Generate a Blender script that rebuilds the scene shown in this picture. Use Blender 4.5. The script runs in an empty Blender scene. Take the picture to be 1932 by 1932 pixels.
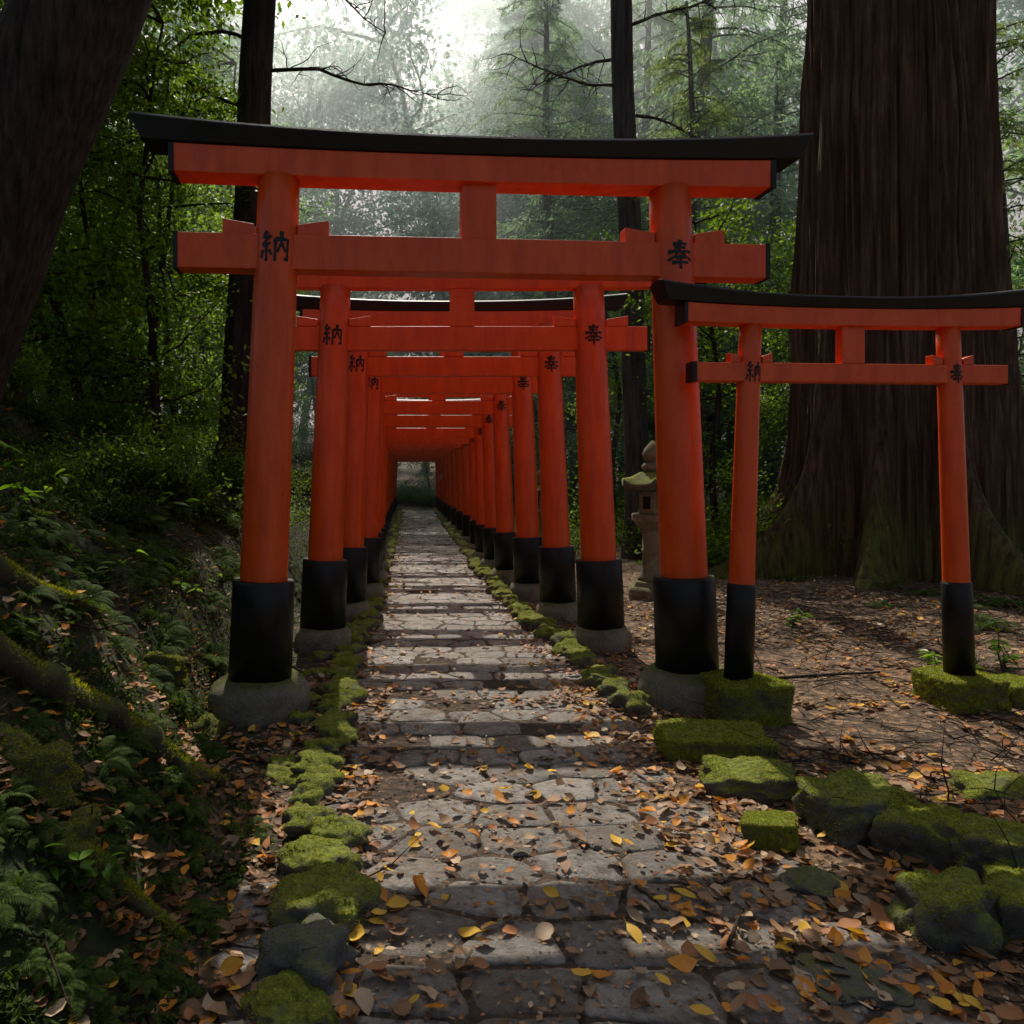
import bpy, bmesh, math, random
import numpy as np
from mathutils import Vector, Matrix, noise as mn
random.seed(7); rng = np.random.default_rng(7)
scene = bpy.context.scene
COL = scene.collection
PI = math.pi
F, U0, V0, CH = 1449.0, 775.0, 900.0, 1.5      # focal in picture units, vanishing point, eye height

def gx(u, y): return (u-U0)/F*y
def gz(v, y): return CH-(v-V0)/F*y
def sm(t):
    t = max(0.0, min(1.0, t)); return t*t*(3-2*t)
def nz(x, y, z=0.0): return mn.noise(Vector((x, y, z)))

# ------------------------------------------------------------------ terrain
def xb(y): return -0.74-0.60*sm((y-3.0)/1.8)
def xr(y):
    if y < 4.6: return 1.5+0.55*sm((4.6-y)/2.2)
    return 1.5-0.2*sm((y-5)/6)
def H(x, y):
    z = 0.0
    b, r = xb(y), xr(y)
    if x < b:
        d = b-x
        z = 2.1*(1-math.exp(-0.66*d))+0.09*min(d, 45)+(0.30*nz(x*.9, y*.9)+0.13*nz(x*2.6, y*2.6, 5)+.05*nz(x*7, y*7, 8))*min(1, d*1.2)
    elif x > r:
        d = x-r
        k = .12*sm((4.0-y)/1.0)
        z = k*sm(d/0.4)+0.016*min(d, 8)+(0.06*nz(x*.7, y*.7, 2)+0.04*nz(x*3, y*3, 7))*min(1, d*.3)
    else:
        z = 0.010*nz(x*2, y*2, 3)
    if y > 36: z += 0.07*min(y-36, 60)
    return z
def hit(u, v):
    y = 1.6
    while y < 40:
        if gz(v, y) <= H(gx(u, y), y): break
        y += .02
    return gx(u, y), y

# ------------------------------------------------------------------ helpers
class MB:
    def __init__(s): s.v = []; s.f = []; s.m = []
    def add(s, vs, fs, mi=0):
        o = len(s.v); s.v.extend([tuple(p) for p in vs])
        s.f.extend([tuple(i+o for i in f) for f in fs]); s.m.extend([mi]*len(fs))
    def box(s, x0, x1, y0, y1, z0, z1, mi=0):
        vs = [(x0,y0,z0),(x1,y0,z0),(x1,y1,z0),(x0,y1,z0),(x0,y0,z1),(x1,y0,z1),(x1,y1,z1),(x0,y1,z1)]
        s.add(vs, [(0,3,2,1),(4,5,6,7),(0,1,5,4),(1,2,6,5),(2,3,7,6),(3,0,4,7)], mi)
    def tube(s, pts, rad, n=8, mi=0, cap=True):
        pts = [Vector(p) for p in pts]; o = len(s.v); m = len(pts)
        for i, p in enumerate(pts):
            d = (pts[min(i+1, m-1)]-pts[max(i-1, 0)]).normalized()
            a = Vector((1,0,0)) if abs(d.x) < .9 else Vector((0,1,0))
            b = d.cross(a).normalized(); c = d.cross(b)
            for k in range(n):
                t = 2*PI*k/n
                s.v.append(tuple(p+(b*math.cos(t)+c*math.sin(t))*rad[i]))
        for i in range(m-1):
            for k in range(n):
                k2 = (k+1) % n
                s.f.append((o+i*n+k, o+i*n+k2, o+(i+1)*n+k2, o+(i+1)*n+k)); s.m.append(mi)
        if cap:
            s.f.append(tuple(o+k for k in reversed(range(n)))); s.m.append(mi)
            s.f.append(tuple(o+(m-1)*n+k for k in range(n))); s.m.append(mi)
    def lathe(s, prof, n=32, cx=0, cy=0, off=0.0, mi=0):
        o = len(s.v)
        for r, z in prof:
            for k in range(n):
                t = 2*PI*k/n+off
                s.v.append((cx+r*math.cos(t), cy+r*math.sin(t), z))
        for i in range(len(prof)-1):
            for k in range(n):
                k2 = (k+1) % n
                s.f.append((o+i*n+k, o+i*n+k2, o+(i+1)*n+k2, o+(i+1)*n+k)); s.m.append(mi)
        s.f.append(tuple(o+k for k in reversed(range(n)))); s.m.append(mi)
        s.f.append(tuple(o+(len(prof)-1)*n+k for k in range(n))); s.m.append(mi)
    def cloud(s, C, L, W, up=0.3, mi=0, dirs=None, jit=0.4):
        """many rhombic leaves around the points C"""
        n = len(C)
        a = rng.normal(size=(n,3)) if dirs is None else dirs+rng.normal(size=(n,3))*jit
        a /= np.linalg.norm(a, axis=1)[:,None]+1e-9
        nn = rng.normal(size=(n,3)); nn[:,2] = np.abs(nn[:,2])+up*3
        b = np.cross(a, nn); b /= np.linalg.norm(b, axis=1)[:,None]+1e-9
        l = (L*rng.uniform(.6, 1.25, n))[:,None]; w = (W*rng.uniform(.7, 1.2, n))[:,None]
        V = np.empty((n,4,3))
        V[:,0] = C-a*l*.5; V[:,1] = C+b*w*.5; V[:,2] = C+a*l*.5; V[:,3] = C-b*w*.5
        o = len(s.v)
        s.v.extend(map(tuple, V.reshape(-1,3).tolist()))
        s.f.extend([(o+4*i, o+4*i+1, o+4*i+2, o+4*i+3) for i in range(n)]); s.m.extend([mi]*n)
    def mesh(s, name, mats, smooth=False):
        me = bpy.data.meshes.new(name); me.from_pydata(s.v, [], s.f)
        for m in (mats if isinstance(mats, (list, tuple)) else [mats]): me.materials.append(m)
        if any(s.m): me.polygons.foreach_set('material_index', s.m)
        me.polygons.foreach_set('use_smooth', [smooth]*len(s.f)); me.update()
        return me
    def build(s, name, mats, parent=None, smooth=False, bevel=0):
        return link(name, s.mesh(name, mats, smooth), parent, bevel)
def link(name, me, parent=None, bevel=0):
    o = bpy.data.objects.new(name, me); COL.objects.link(o)
    if parent: o.parent = parent
    if bevel:
        b = o.modifiers.new('Bevel', 'BEVEL'); b.width = bevel; b.segments = 2; b.limit_method = 'ANGLE'; b.angle_limit = math.radians(40)
    return o
def tag(o, label=None, cat=None, group=None, kind=None):
    if label: o['label'] = label
    if cat: o['category'] = cat
    if group: o['group'] = group
    if kind: o['kind'] = kind
    return o
def empty(name, loc=(0,0,0), rz=0.0, sc=1.0):
    o = bpy.data.objects.new(name, None); COL.objects.link(o); o.empty_display_size = .2
    o.location = loc; o.rotation_euler = (0,0,rz); o.scale = (sc,)*3
    return o

# ------------------------------------------------------------------ materials
def newmat(name):
    m = bpy.data.materials.new(name); m.use_nodes = True
    return m, m.node_tree, m.node_tree.nodes['Principled BSDF']
def nd(nt, t, **k):
    n = nt.nodes.new(t)
    for a, b in k.items(): setattr(n, a, b)
    return n
def coords(nt, kind='Position', scale=(1,1,1)):
    if kind == 'Position': out = nd(nt, 'ShaderNodeNewGeometry').outputs['Position']
    else: out = nd(nt, 'ShaderNodeTexCoord').outputs[kind]
    mp = nd(nt, 'ShaderNodeMapping'); mp.inputs['Scale'].default_value = scale
    nt.links.new(out, mp.inputs['Vector']); return mp.outputs[0]
def noisen(nt, vec, scale, detail=6, rough=.6):
    n = nd(nt, 'ShaderNodeTexNoise'); n.inputs['Scale'].default_value = scale
    n.inputs['Detail'].default_value = detail; n.inputs['Roughness'].default_value = rough
    nt.links.new(vec, n.inputs['Vector']); return n.outputs['Fac']
def ramp(nt, fac, stops):
    r = nd(nt, 'ShaderNodeValToRGB'); e = r.color_ramp.elements
    while len(e) < len(stops): e.new(.5)
    for i, (p, c) in enumerate(stops):
        e[i].position = p; e[i].color = (*c, 1) if hasattr(c, '__len__') else (c, c, c, 1)
    nt.links.new(fac, r.inputs[0]); return r.outputs[0]
def mix(nt, fac, a, b, blend='MIX'):
    n = nd(nt, 'ShaderNodeMix', data_type='RGBA', blend_type=blend)
    for i, x in ((0, fac), (6, a), (7, b)):
        if hasattr(x, 'links'): nt.links.new(x, n.inputs[i])
        elif i == 0: n.inputs[0].default_value = x
        else: n.inputs[i].default_value = (*x, 1)
    return n.outputs[2]
def math_(nt, op, a, b):
    n = nd(nt, 'ShaderNodeMath', operation=op)
    for i, x in enumerate((a, b)):
        if hasattr(x, 'links'): nt.links.new(x, n.inputs[i])
        else: n.inputs[i].default_value = x
    return n.outputs[0]
def bump(nt, b, h, strength=.5, dist=.02):
    n = nd(nt, 'ShaderNodeBump'); n.inputs['Strength'].default_value = strength; n.inputs['Distance'].default_value = dist
    nt.links.new(h, n.inputs['Height']); nt.links.new(n.outputs[0], b.inputs['Normal'])
def sepz(nt, what='Normal'):
    g = nd(nt, 'ShaderNodeNewGeometry'); s = nd(nt, 'ShaderNodeSeparateXYZ'); nt.links.new(g.outputs[what], s.inputs[0]); return s.outputs

def red_paint(name='vermilion_paint'):
    m, nt, b = newmat(name)
    v = coords(nt, 'Position', (6,6,1.2)); f = noisen(nt, v, 2.0, 7)
    c = ramp(nt, f, [(.25,(.53,.052,.004)), (.5,(.68,.075,.005)), (.75,(.78,.104,.008))])
    g = noisen(nt, coords(nt), 9, 8, .75)
    c = mix(nt, ramp(nt, g, [(.58,0.),(.78,.5)]), c, (.19,.034,.010))
    g2 = noisen(nt, coords(nt, 'Position', (14,14,.9)), 1.6, 6, .7)
    c = mix(nt, ramp(nt, g2, [(.58,0.),(.78,.28)]), c, (.26,.032,.008))
    nt.links.new(c, b.inputs['Base Color'])
    nt.links.new(ramp(nt, g, [(.3,.24),(.7,.5)]), b.inputs['Roughness']); b.inputs['Specular IOR Level'].default_value = .45
    bump(nt, b, noisen(nt, coords(nt, 'Position', (30,30,3)), 2.2, 5), .3, .006)
    return m
def black_paint():
    m, nt, b = newmat('black_lacquer')
    g = noisen(nt, coords(nt), 10, 7, .7)
    nt.links.new(ramp(nt, g, [(.35,(.004,.005,.005)),(.7,(.012,.013,.013))]), b.inputs['Base Color'])
    nt.links.new(ramp(nt, g, [(.3,.32),(.7,.6)]), b.inputs['Roughness']); b.inputs['Specular IOR Level'].default_value = .32
    bump(nt, b, noisen(nt, coords(nt), 40, 5), .15, .004)
    return m
def stone(name, moss_lo, moss_hi, tone=(.20,.19,.165), bright=1.0):
    m, nt, b = newmat(name)
    p = coords(nt); n1 = noisen(nt, p, 4.5, 8, .65); n2 = noisen(nt, p, 45, 6, .7); n3 = noisen(nt, p, 160, 3, .7)
    st = ramp(nt, n1, [(.3, tuple(t*.45 for t in tone)), (.55, tone), (.8, tuple(t*1.35 for t in tone))])
    st = mix(nt, ramp(nt, n2, [(.45,0.),(.7,.6)]), st, (.05,.052,.04))
    ms = ramp(nt, n2, [(.3,(.032*bright,.048*bright,.007)), (.55,(.13*bright,.15*bright,.015)), (.75,(.26*bright,.27*bright,.028))])
    z = sepz(nt)[2]
    k = math_(nt, 'ADD', z, math_(nt, 'MULTIPLY', math_(nt, 'SUBTRACT', n1, .5), 2.6))
    k = ramp(nt, math_(nt, 'MULTIPLY', math_(nt, 'ADD', k, 1.0), .4), [((moss_lo+1)*.4,0.),((moss_hi+1)*.4,1.)])
    nt.links.new(mix(nt, k, st, ms), b.inputs['Base Color']); b.inputs['Roughness'].default_value = .9
    hh = math_(nt, 'ADD', math_(nt, 'MULTIPLY', n2, 1.0), math_(nt, 'MULTIPLY', n3, .5))
    bump(nt, b, hh, .9, .02)
    return m
def bark(name, dark, light, sx=9, sz=.8, moss=0.0, dist=.05):
    m, nt, b = newmat(name)
    p = coords(nt, 'Object', (sx,sx,sz)); n1 = noisen(nt, p, 1.6, 9, .7); n2 = noisen(nt, coords(nt,'Object'), 1.2, 4)
    c = ramp(nt, n1, [(.34, tuple(t*.25 for t in dark)), (.5, dark), (.70, light)])
    c = mix(nt, ramp(nt, n2, [(.4,.0),(.7,.55)]), c, tuple(t*.5 for t in dark))
    if moss:
        z = sepz(nt, 'Position')[2]
        k = math_(nt, 'ADD', math_(nt, 'MULTIPLY', z, -.36), math_(nt, 'ADD', n2, moss-.5))
        c = mix(nt, math_(nt, 'MULTIPLY', ramp(nt, k, [(.15,0.),(.6,.9)]), ramp(nt, n1, [(.38,.25),(.55,1.)])), c, mix(nt, n1, (.03,.035,.008), (.28,.31,.045)))
    nt.links.new(c, b.inputs['Base Color']); b.inputs['Roughness'].default_value = .92; b.inputs['Specular IOR Level'].default_value = .2
    bump(nt, b, n1, 1.0, dist)
    return m
def leafm(name, a, b_, tr=.45, rough=.5, trc=None):
    m, nt, b = newmat(name)
    r = nd(nt, 'ShaderNodeNewGeometry').outputs['Random Per Island']
    c = ramp(nt, r, [(0., a), (.6, b_), (1., tuple(min(1, x*1.3) for x in b_))])
    nt.links.new(c, b.inputs['Base Color']); b.inputs['Roughness'].default_value = rough
    b.inputs['Specular IOR Level'].default_value = .2
    t = nd(nt, 'ShaderNodeBsdfTranslucent')
    nt.links.new(mix(nt, 1.0, c, trc or (1.7,1.6,.5), 'MULTIPLY'), t.inputs[0])
    mx = nd(nt, 'ShaderNodeMixShader'); mx.inputs[0].default_value = tr
    nt.links.new(b.outputs[0], mx.inputs[1]); nt.links.new(t.outputs[0], mx.inputs[2])
    nt.links.new(mx.outputs[0], nt.nodes['Material Output'].inputs[0])
    return m
def haze_tint(c, k, h=(.56,.72,.67)): return tuple(a*(1-k)+b*k for a, b in zip(c, h))  # blends towards a pale tone: distance haze painted into the colour

RED, BLACK = red_paint(), black_paint()
BASEST = stone('weathered_granite', .48, 1.1, (.28,.25,.185), .85)
ROCK = stone('mossy_rock', .24, .85, (.16,.16,.14), 1.5)
MOSSROCK = stone('deep_moss_rock', -.5, .2, (.10,.10,.085), .7)
BLOCKMOSS = stone('moss_block', -.55, .15, (.12,.12,.10), 1.5)
BAREROCK = stone('bare_rock', .75, 1.4, (.15,.15,.14), .9)
LANT = stone('lantern_granite', .15, 1.1, (.28,.26,.165), .95)
MOSS = leafm('moss_fuzz', (.09,.112,.010), (.28,.31,.024), .35, .8)
CEDARB = bark('cedar_bark', (.130,.078,.054), (.32,.20,.138), 8, .42, .66, .12)
DARKB = bark('dark_bark', (.040,.029,.023), (.095,.072,.056), 8, .8)
BARKS = [DARKB, bark('mid_bark', haze_tint((.05,.04,.035),.05), haze_tint((.1,.085,.07),.05), 8, .8), bark('hazy_bark', haze_tint((.05,.04,.035),.2), haze_tint((.1,.085,.07),.2), 8, .8), bark('far_haze_bark', haze_tint((.05,.05,.05),.45), haze_tint((.1,.1,.1),.45), 8, .8)]
GREYB = bark('grey_bark', (.042,.034,.027), (.10,.082,.062), 12, 1.6, .1)
ROOTB = stone('mossy_root_bark', -.2, .7, (.06,.045,.03), .7)
LEAF = [leafm('leaf_near', (.037,.085,.012), (.112,.195,.023), .5), leafm('leaf_mid', haze_tint((.055,.125,.025),.06), haze_tint((.155,.275,.05),.06), .52),
        leafm('leaf_hazy', haze_tint((.07,.15,.045),.22), haze_tint((.17,.31,.08),.22), .52, .6, (1.35,1.45,.95)), leafm('leaf_far_haze', haze_tint((.07,.15,.09),.58), haze_tint((.15,.27,.16),.58), .5, .7, (1.12,1.2,1.14))]  # paler entries carry the haze of distance as leaf colour
NEED = [leafm('needle_near', (.03,.055,.014), (.08,.12,.032), .4), leafm('needle_mid', haze_tint((.045,.085,.028),.1), haze_tint((.11,.17,.05),.1), .5),
        leafm('needle_hazy', haze_tint((.055,.12,.055),.25), haze_tint((.13,.21,.08),.25), .5, .6, (1.3,1.4,1.0)), leafm('needle_far_haze', haze_tint((.055,.12,.08),.58), haze_tint((.12,.20,.13),.58), .5, .7, (1.12,1.2,1.14))]
FERN = leafm('fern_green', (.018,.042,.006), (.058,.10,.013), .4, .8)
BRIGHTL = leafm('sapling_leaf', (.06,.15,.015), (.15,.28,.03), .5, .35)
UNDER = leafm('undergrowth_leaf', (.017,.036,.006), (.047,.074,.012), .35, .85)
DEAD = [leafm('leaf_yellow', (.56,.31,.03), (.72,.44,.06), .25, .5, (1.2,1.1,.6)), leafm('leaf_orange', (.52,.19,.024), (.66,.28,.04), .25, .5, (1.3,1,.6)),
        leafm('leaf_brown', (.13,.078,.041), (.28,.16,.082), .15, .6, (1,1,.8)), leafm('leaf_rust', (.27,.115,.046), (.38,.165,.068), .2, .5, (1,1,.8)),
        leafm('leaf_tan', (.33,.225,.135), (.48,.355,.23), .2, .5, (1,1,.8))]
TWIG = bark('twig_bark', (.08,.057,.039), (.20,.15,.10), 20, 20)

def ground_mat():
    m, nt, b = newmat('forest_floor')
    p = coords(nt); n1 = noisen(nt, p, 1.3, 8, .65); n2 = noisen(nt, p, 26, 8, .75)
    vo = nd(nt, 'ShaderNodeTexVoronoi'); vo.inputs['Scale'].default_value = 24; nt.links.new(p, vo.inputs['Vector'])
    sp = nd(nt, 'ShaderNodeSeparateColor'); nt.links.new(vo.outputs['Color'], sp.inputs[0])
    lit = ramp(nt, sp.outputs[0], [(.0,(.085,.056,.034)),(.45,(.19,.122,.072)),(.75,(.34,.21,.12)),(.97,(.50,.32,.18))])
    lit = mix(nt, ramp(nt, n2, [(.4,.75),(.62,0.)]), lit, (.045,.032,.021))
    mo = ramp(nt, n2, [(.38,(.010,.016,.004)),(.55,(.03,.044,.008)),(.72,(.075,.10,.014))])
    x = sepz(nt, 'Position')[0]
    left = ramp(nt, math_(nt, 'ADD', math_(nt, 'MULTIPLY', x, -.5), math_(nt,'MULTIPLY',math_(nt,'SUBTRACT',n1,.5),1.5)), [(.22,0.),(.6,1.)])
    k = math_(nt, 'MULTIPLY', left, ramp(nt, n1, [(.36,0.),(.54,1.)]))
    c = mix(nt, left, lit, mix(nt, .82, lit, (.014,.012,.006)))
    # the soil between the paving stones is darker
    walk = ramp(nt, math_(nt, 'ABSOLUTE', math_(nt, 'SUBTRACT', x, .45), 0.0), [(.72,1.),(.95,0.)])
    c = mix(nt, math_(nt, 'MULTIPLY', walk, .65), c, (.045,.033,.024))
    nt.links.new(mix(nt, k, c, mo), b.inputs['Base Color']); b.inputs['Roughness'].default_value = .95
    bump(nt, b, math_(nt, 'ADD', n2, math_(nt, 'MULTIPLY', vo.outputs['Distance'], .6)), 1.0, .03)
    return m
def path_mat():
    m, nt, b = newmat('paving_stone')
    p = coords(nt); n1 = noisen(nt, p, 2.6, 8, .68); n2 = noisen(nt, p, 34, 8, .75); n4 = noisen(nt, p, 9, 6, .7)
    r = nd(nt, 'ShaderNodeNewGeometry').outputs['Random Per Island']
    c = ramp(nt, r, [(0.,(.24,.23,.21)),(1.,(.50,.475,.43))])
    c = mix(nt, ramp(nt, n1, [(.47,0.),(.62,.8)]), c, (.19,.135,.088))
    c = mix(nt, ramp(nt, n4, [(.51,0.),(.66,.75)]), c, (.12,.092,.066))
    c = mix(nt, ramp(nt, n2, [(.46,0.),(.68,.7)]), c, (.05,.042,.034))
    # the nearest stones get a darker brownish mix that fades with distance
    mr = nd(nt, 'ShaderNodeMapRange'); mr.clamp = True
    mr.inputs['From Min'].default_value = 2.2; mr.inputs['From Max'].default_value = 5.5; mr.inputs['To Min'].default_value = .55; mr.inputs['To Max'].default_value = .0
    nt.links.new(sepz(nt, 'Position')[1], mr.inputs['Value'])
    near_dark = math_(nt, 'MULTIPLY', mr.outputs[0], ramp(nt, n4, [(.36,.4),(.62,1.)]))
    c = mix(nt, near_dark, c, mix(nt, n2, (.06,.052,.046), (.15,.13,.11)))
    nt.links.new(c, b.inputs['Base Color'])
    nt.links.new(ramp(nt, n1, [(.3,.2),(.6,.5)]), b.inputs['Roughness'])
    bump(nt, b, math_(nt, 'ADD', n2, math_(nt,'MULTIPLY',n4,1.4)), .9, .022)
    return m
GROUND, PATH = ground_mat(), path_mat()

# ------------------------------------------------------------------ ground and path
def axis(parts):
    out = []
    for a, b, st in parts:
        n = max(1, int(round((b-a)/st))); out += [a+(b-a)*i/n for i in range(n)]
    return out+[parts[-1][1]]
xs = axis([(-320,-60,40),(-60,-16,4),(-16,-5,.5),(-5,5,.08),(5,14,.5),(14,60,4),(60,320,40)])
ys = axis([(-40,-4,6),(-4,1,.5),(1,10,.08),(10,38,.4),(38,80,3),(80,420,40)])
mb = MB(); nx = len(xs)
mb.v = [(x, y, H(x, y)) for y in ys for x in xs]
mb.f = [(j*nx+i, j*nx+i+1, (j+1)*nx+i+1, (j+1)*nx+i) for j in range(len(ys)-1) for i in range(nx-1)]
mb.m = [0]*len(mb.f)
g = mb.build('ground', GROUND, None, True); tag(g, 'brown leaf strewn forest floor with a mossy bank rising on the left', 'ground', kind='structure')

# worn paving: irregular close-fitting stones
mb = MB(); rp = random.Random(3)
sites = {}; DX, DY = .35, .235
for j in range(-1, 154):
    sh = rp.uniform(0, DX)
    for i in range(-4, 8):
        sites[(i,j)] = (-.25+DX*i+sh+rp.uniform(-.09,.09), 1.3+DY*j+rp.uniform(-.05,.05)+.05*nz(i*.9, j*.7, 21))
for (i, j), (sx_, sy_) in sites.items():
    lim0, lim1 = -.34+.14*nz(0, sy_*1.3, 5), 1.24+.14*nz(3, sy_*1.3, 5)+.2*sm((4-sy_)/2)
    if not (lim0-.1 < sx_ < lim1+.1) or sy_ < 1.2 or sy_ > 36.8 or rp.random() < .07: continue
    poly = [(sx_-.6,sy_-.6),(sx_+.6,sy_-.6),(sx_+.6,sy_+.6),(sx_-.6,sy_+.6)]
    for di in range(-3, 4):
        for dj in range(-2, 3):
            if (di, dj) == (0, 0) or (i+di, j+dj) not in sites: continue
            nx_, ny_ = sites[(i+di, j+dj)]; ax, ay = nx_-sx_, ny_-sy_
            ax *= .40                                            # a squashed metric keeps the stones blocky
            cc = ax*(nx_+sx_)/2+ay*(ny_+sy_)/2
            out = []
            for k in range(len(poly)):
                p, q = poly[k], poly[(k+1) % len(poly)]; dp, dq = ax*p[0]+ay*p[1]-cc, ax*q[0]+ay*q[1]-cc
                if dp <= 0: out.append(p)
                if dp*dq < 0: t = dp/(dp-dq); out.append((p[0]+(q[0]-p[0])*t, p[1]+(q[1]-p[1])*t))
            poly = out
            if len(poly) < 3: break
        if len(poly) < 3: break
    if len(poly) < 3: continue
    ring = []
    for k in range(len(poly)):
        p, q = poly[k], poly[(k+1) % len(poly)]; L = math.hypot(q[0]-p[0], q[1]-p[1]); n = max(1, int(L/.04))
        for t in range(n): ring.append((p[0]+(q[0]-p[0])*t/n, p[1]+(q[1]-p[1])*t/n))
    cx, cy = sum(p[0] for p in ring)/len(ring), sum(p[1] for p in ring)/len(ring)
    gap = rp.uniform(.004,.009); R2 = []
    ring = [((ring[k-1][0]+2*ring[k][0]+ring[(k+1)%len(ring)][0])/4, (ring[k-1][1]+2*ring[k][1]+ring[(k+1)%len(ring)][1])/4) for k in range(len(ring))]
    for px, py in ring:
        d_ = math.hypot(px-cx, py-cy)+1e-6; f = max(.3, 1-(gap+.010*(nz(px*14, py*14)+.3))/d_); R2.append((cx+(px-cx)*f, cy+(py-cy)*f))
    N = len(R2); vs = []; top = rp.uniform(.002,.009); ta, tb = rp.uniform(-.012,.012), rp.uniform(-.012,.012)
    for k, (sc, dz) in enumerate(((1.0,-.04),(1.0,-.007),(.95,-.001),(.8,.001),(.5,.002))):
        for px, py in R2:
            qx, qy = cx+(px-cx)*sc, cy+(py-cy)*sc
            vs.append((qx, qy, (H(qx,qy)+top+dz+ta*(qx-cx)+tb*(qy-cy)+.004*nz(qx*7,qy*7)) if k else -.05))
    fs = [(k*N+t, k*N+(t+1)%N, (k+1)*N+(t+1)%N, (k+1)*N+t) for k in range(4) for t in range(N)]
    fs.append(tuple(4*N+t for t in range(N)))
    mb.add(vs, fs)
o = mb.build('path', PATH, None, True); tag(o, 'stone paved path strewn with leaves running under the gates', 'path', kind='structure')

# ------------------------------------------------------------------ torii gates
G_HO = [[(.25,.86),(.75,.87)],[(.3,.73),(.7,.74)],[(.08,.59),(.92,.61)],[(.5,1.0),(.45,.62),(.3,.42),(.06,.3)],[(.53,.6),(.7,.42),(.95,.32)],
        [(.33,.38),(.67,.39)],[(.2,.22),(.8,.23)],[(.5,.48),(.5,0)]]
G_NO = [[(.25,1),(.1,.8),(.28,.77)],[(.38,.86),(.08,.55)],[(.08,.55),(.38,.6)],[(.23,.57),(.23,0)],[(.1,.38),(.03,.12)],[(.33,.38),(.41,.2)],
        [(.54,.74),(.53,.0)],[(.54,.73),(.96,.74),(.95,.03),(.84,.1)],[(.74,1.0),(.73,.6),(.6,.3)],[(.74,.6),(.9,.32)]]
def lettering(mb, strokes, w, h, cx, z0, rfun, lean, wt=.155):
    for s in strokes:
        pts = []
        for (a, b), (c, d) in zip(s[:-1], s[1:]):
            for i in range(6): pts.append((a+(c-a)*i/6, b+(d-b)*i/6))
        pts.append(s[-1]); n = len(pts); vs = []
        for i, (a, b) in enumerate(pts):
            p, q = pts[max(0, i-1)], pts[min(n-1, i+1)]
            dx, dy = q[0]-p[0], q[1]-p[1]; l = math.hypot(dx, dy) or 1
            t = i/(n-1); k = wt*.5*(1.0-.35*t)*(.8+.2*math.cos(6*t))
            ox, oy = -dy/l*k, dx/l*k
            for sgn in (1,-1):
                x, z = (a+ox*sgn-.5)*w, (b+oy*sgn)*h+z0
                r = rfun(z)+.004; th = x/r
                vs.append((cx+lean(z)+r*math.sin(th), -r*math.cos(th), z))
        mb.add(vs, [(2*i, 2*i+1, 2*i+3, 2*i+2) for i in range(n-1)])
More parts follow.
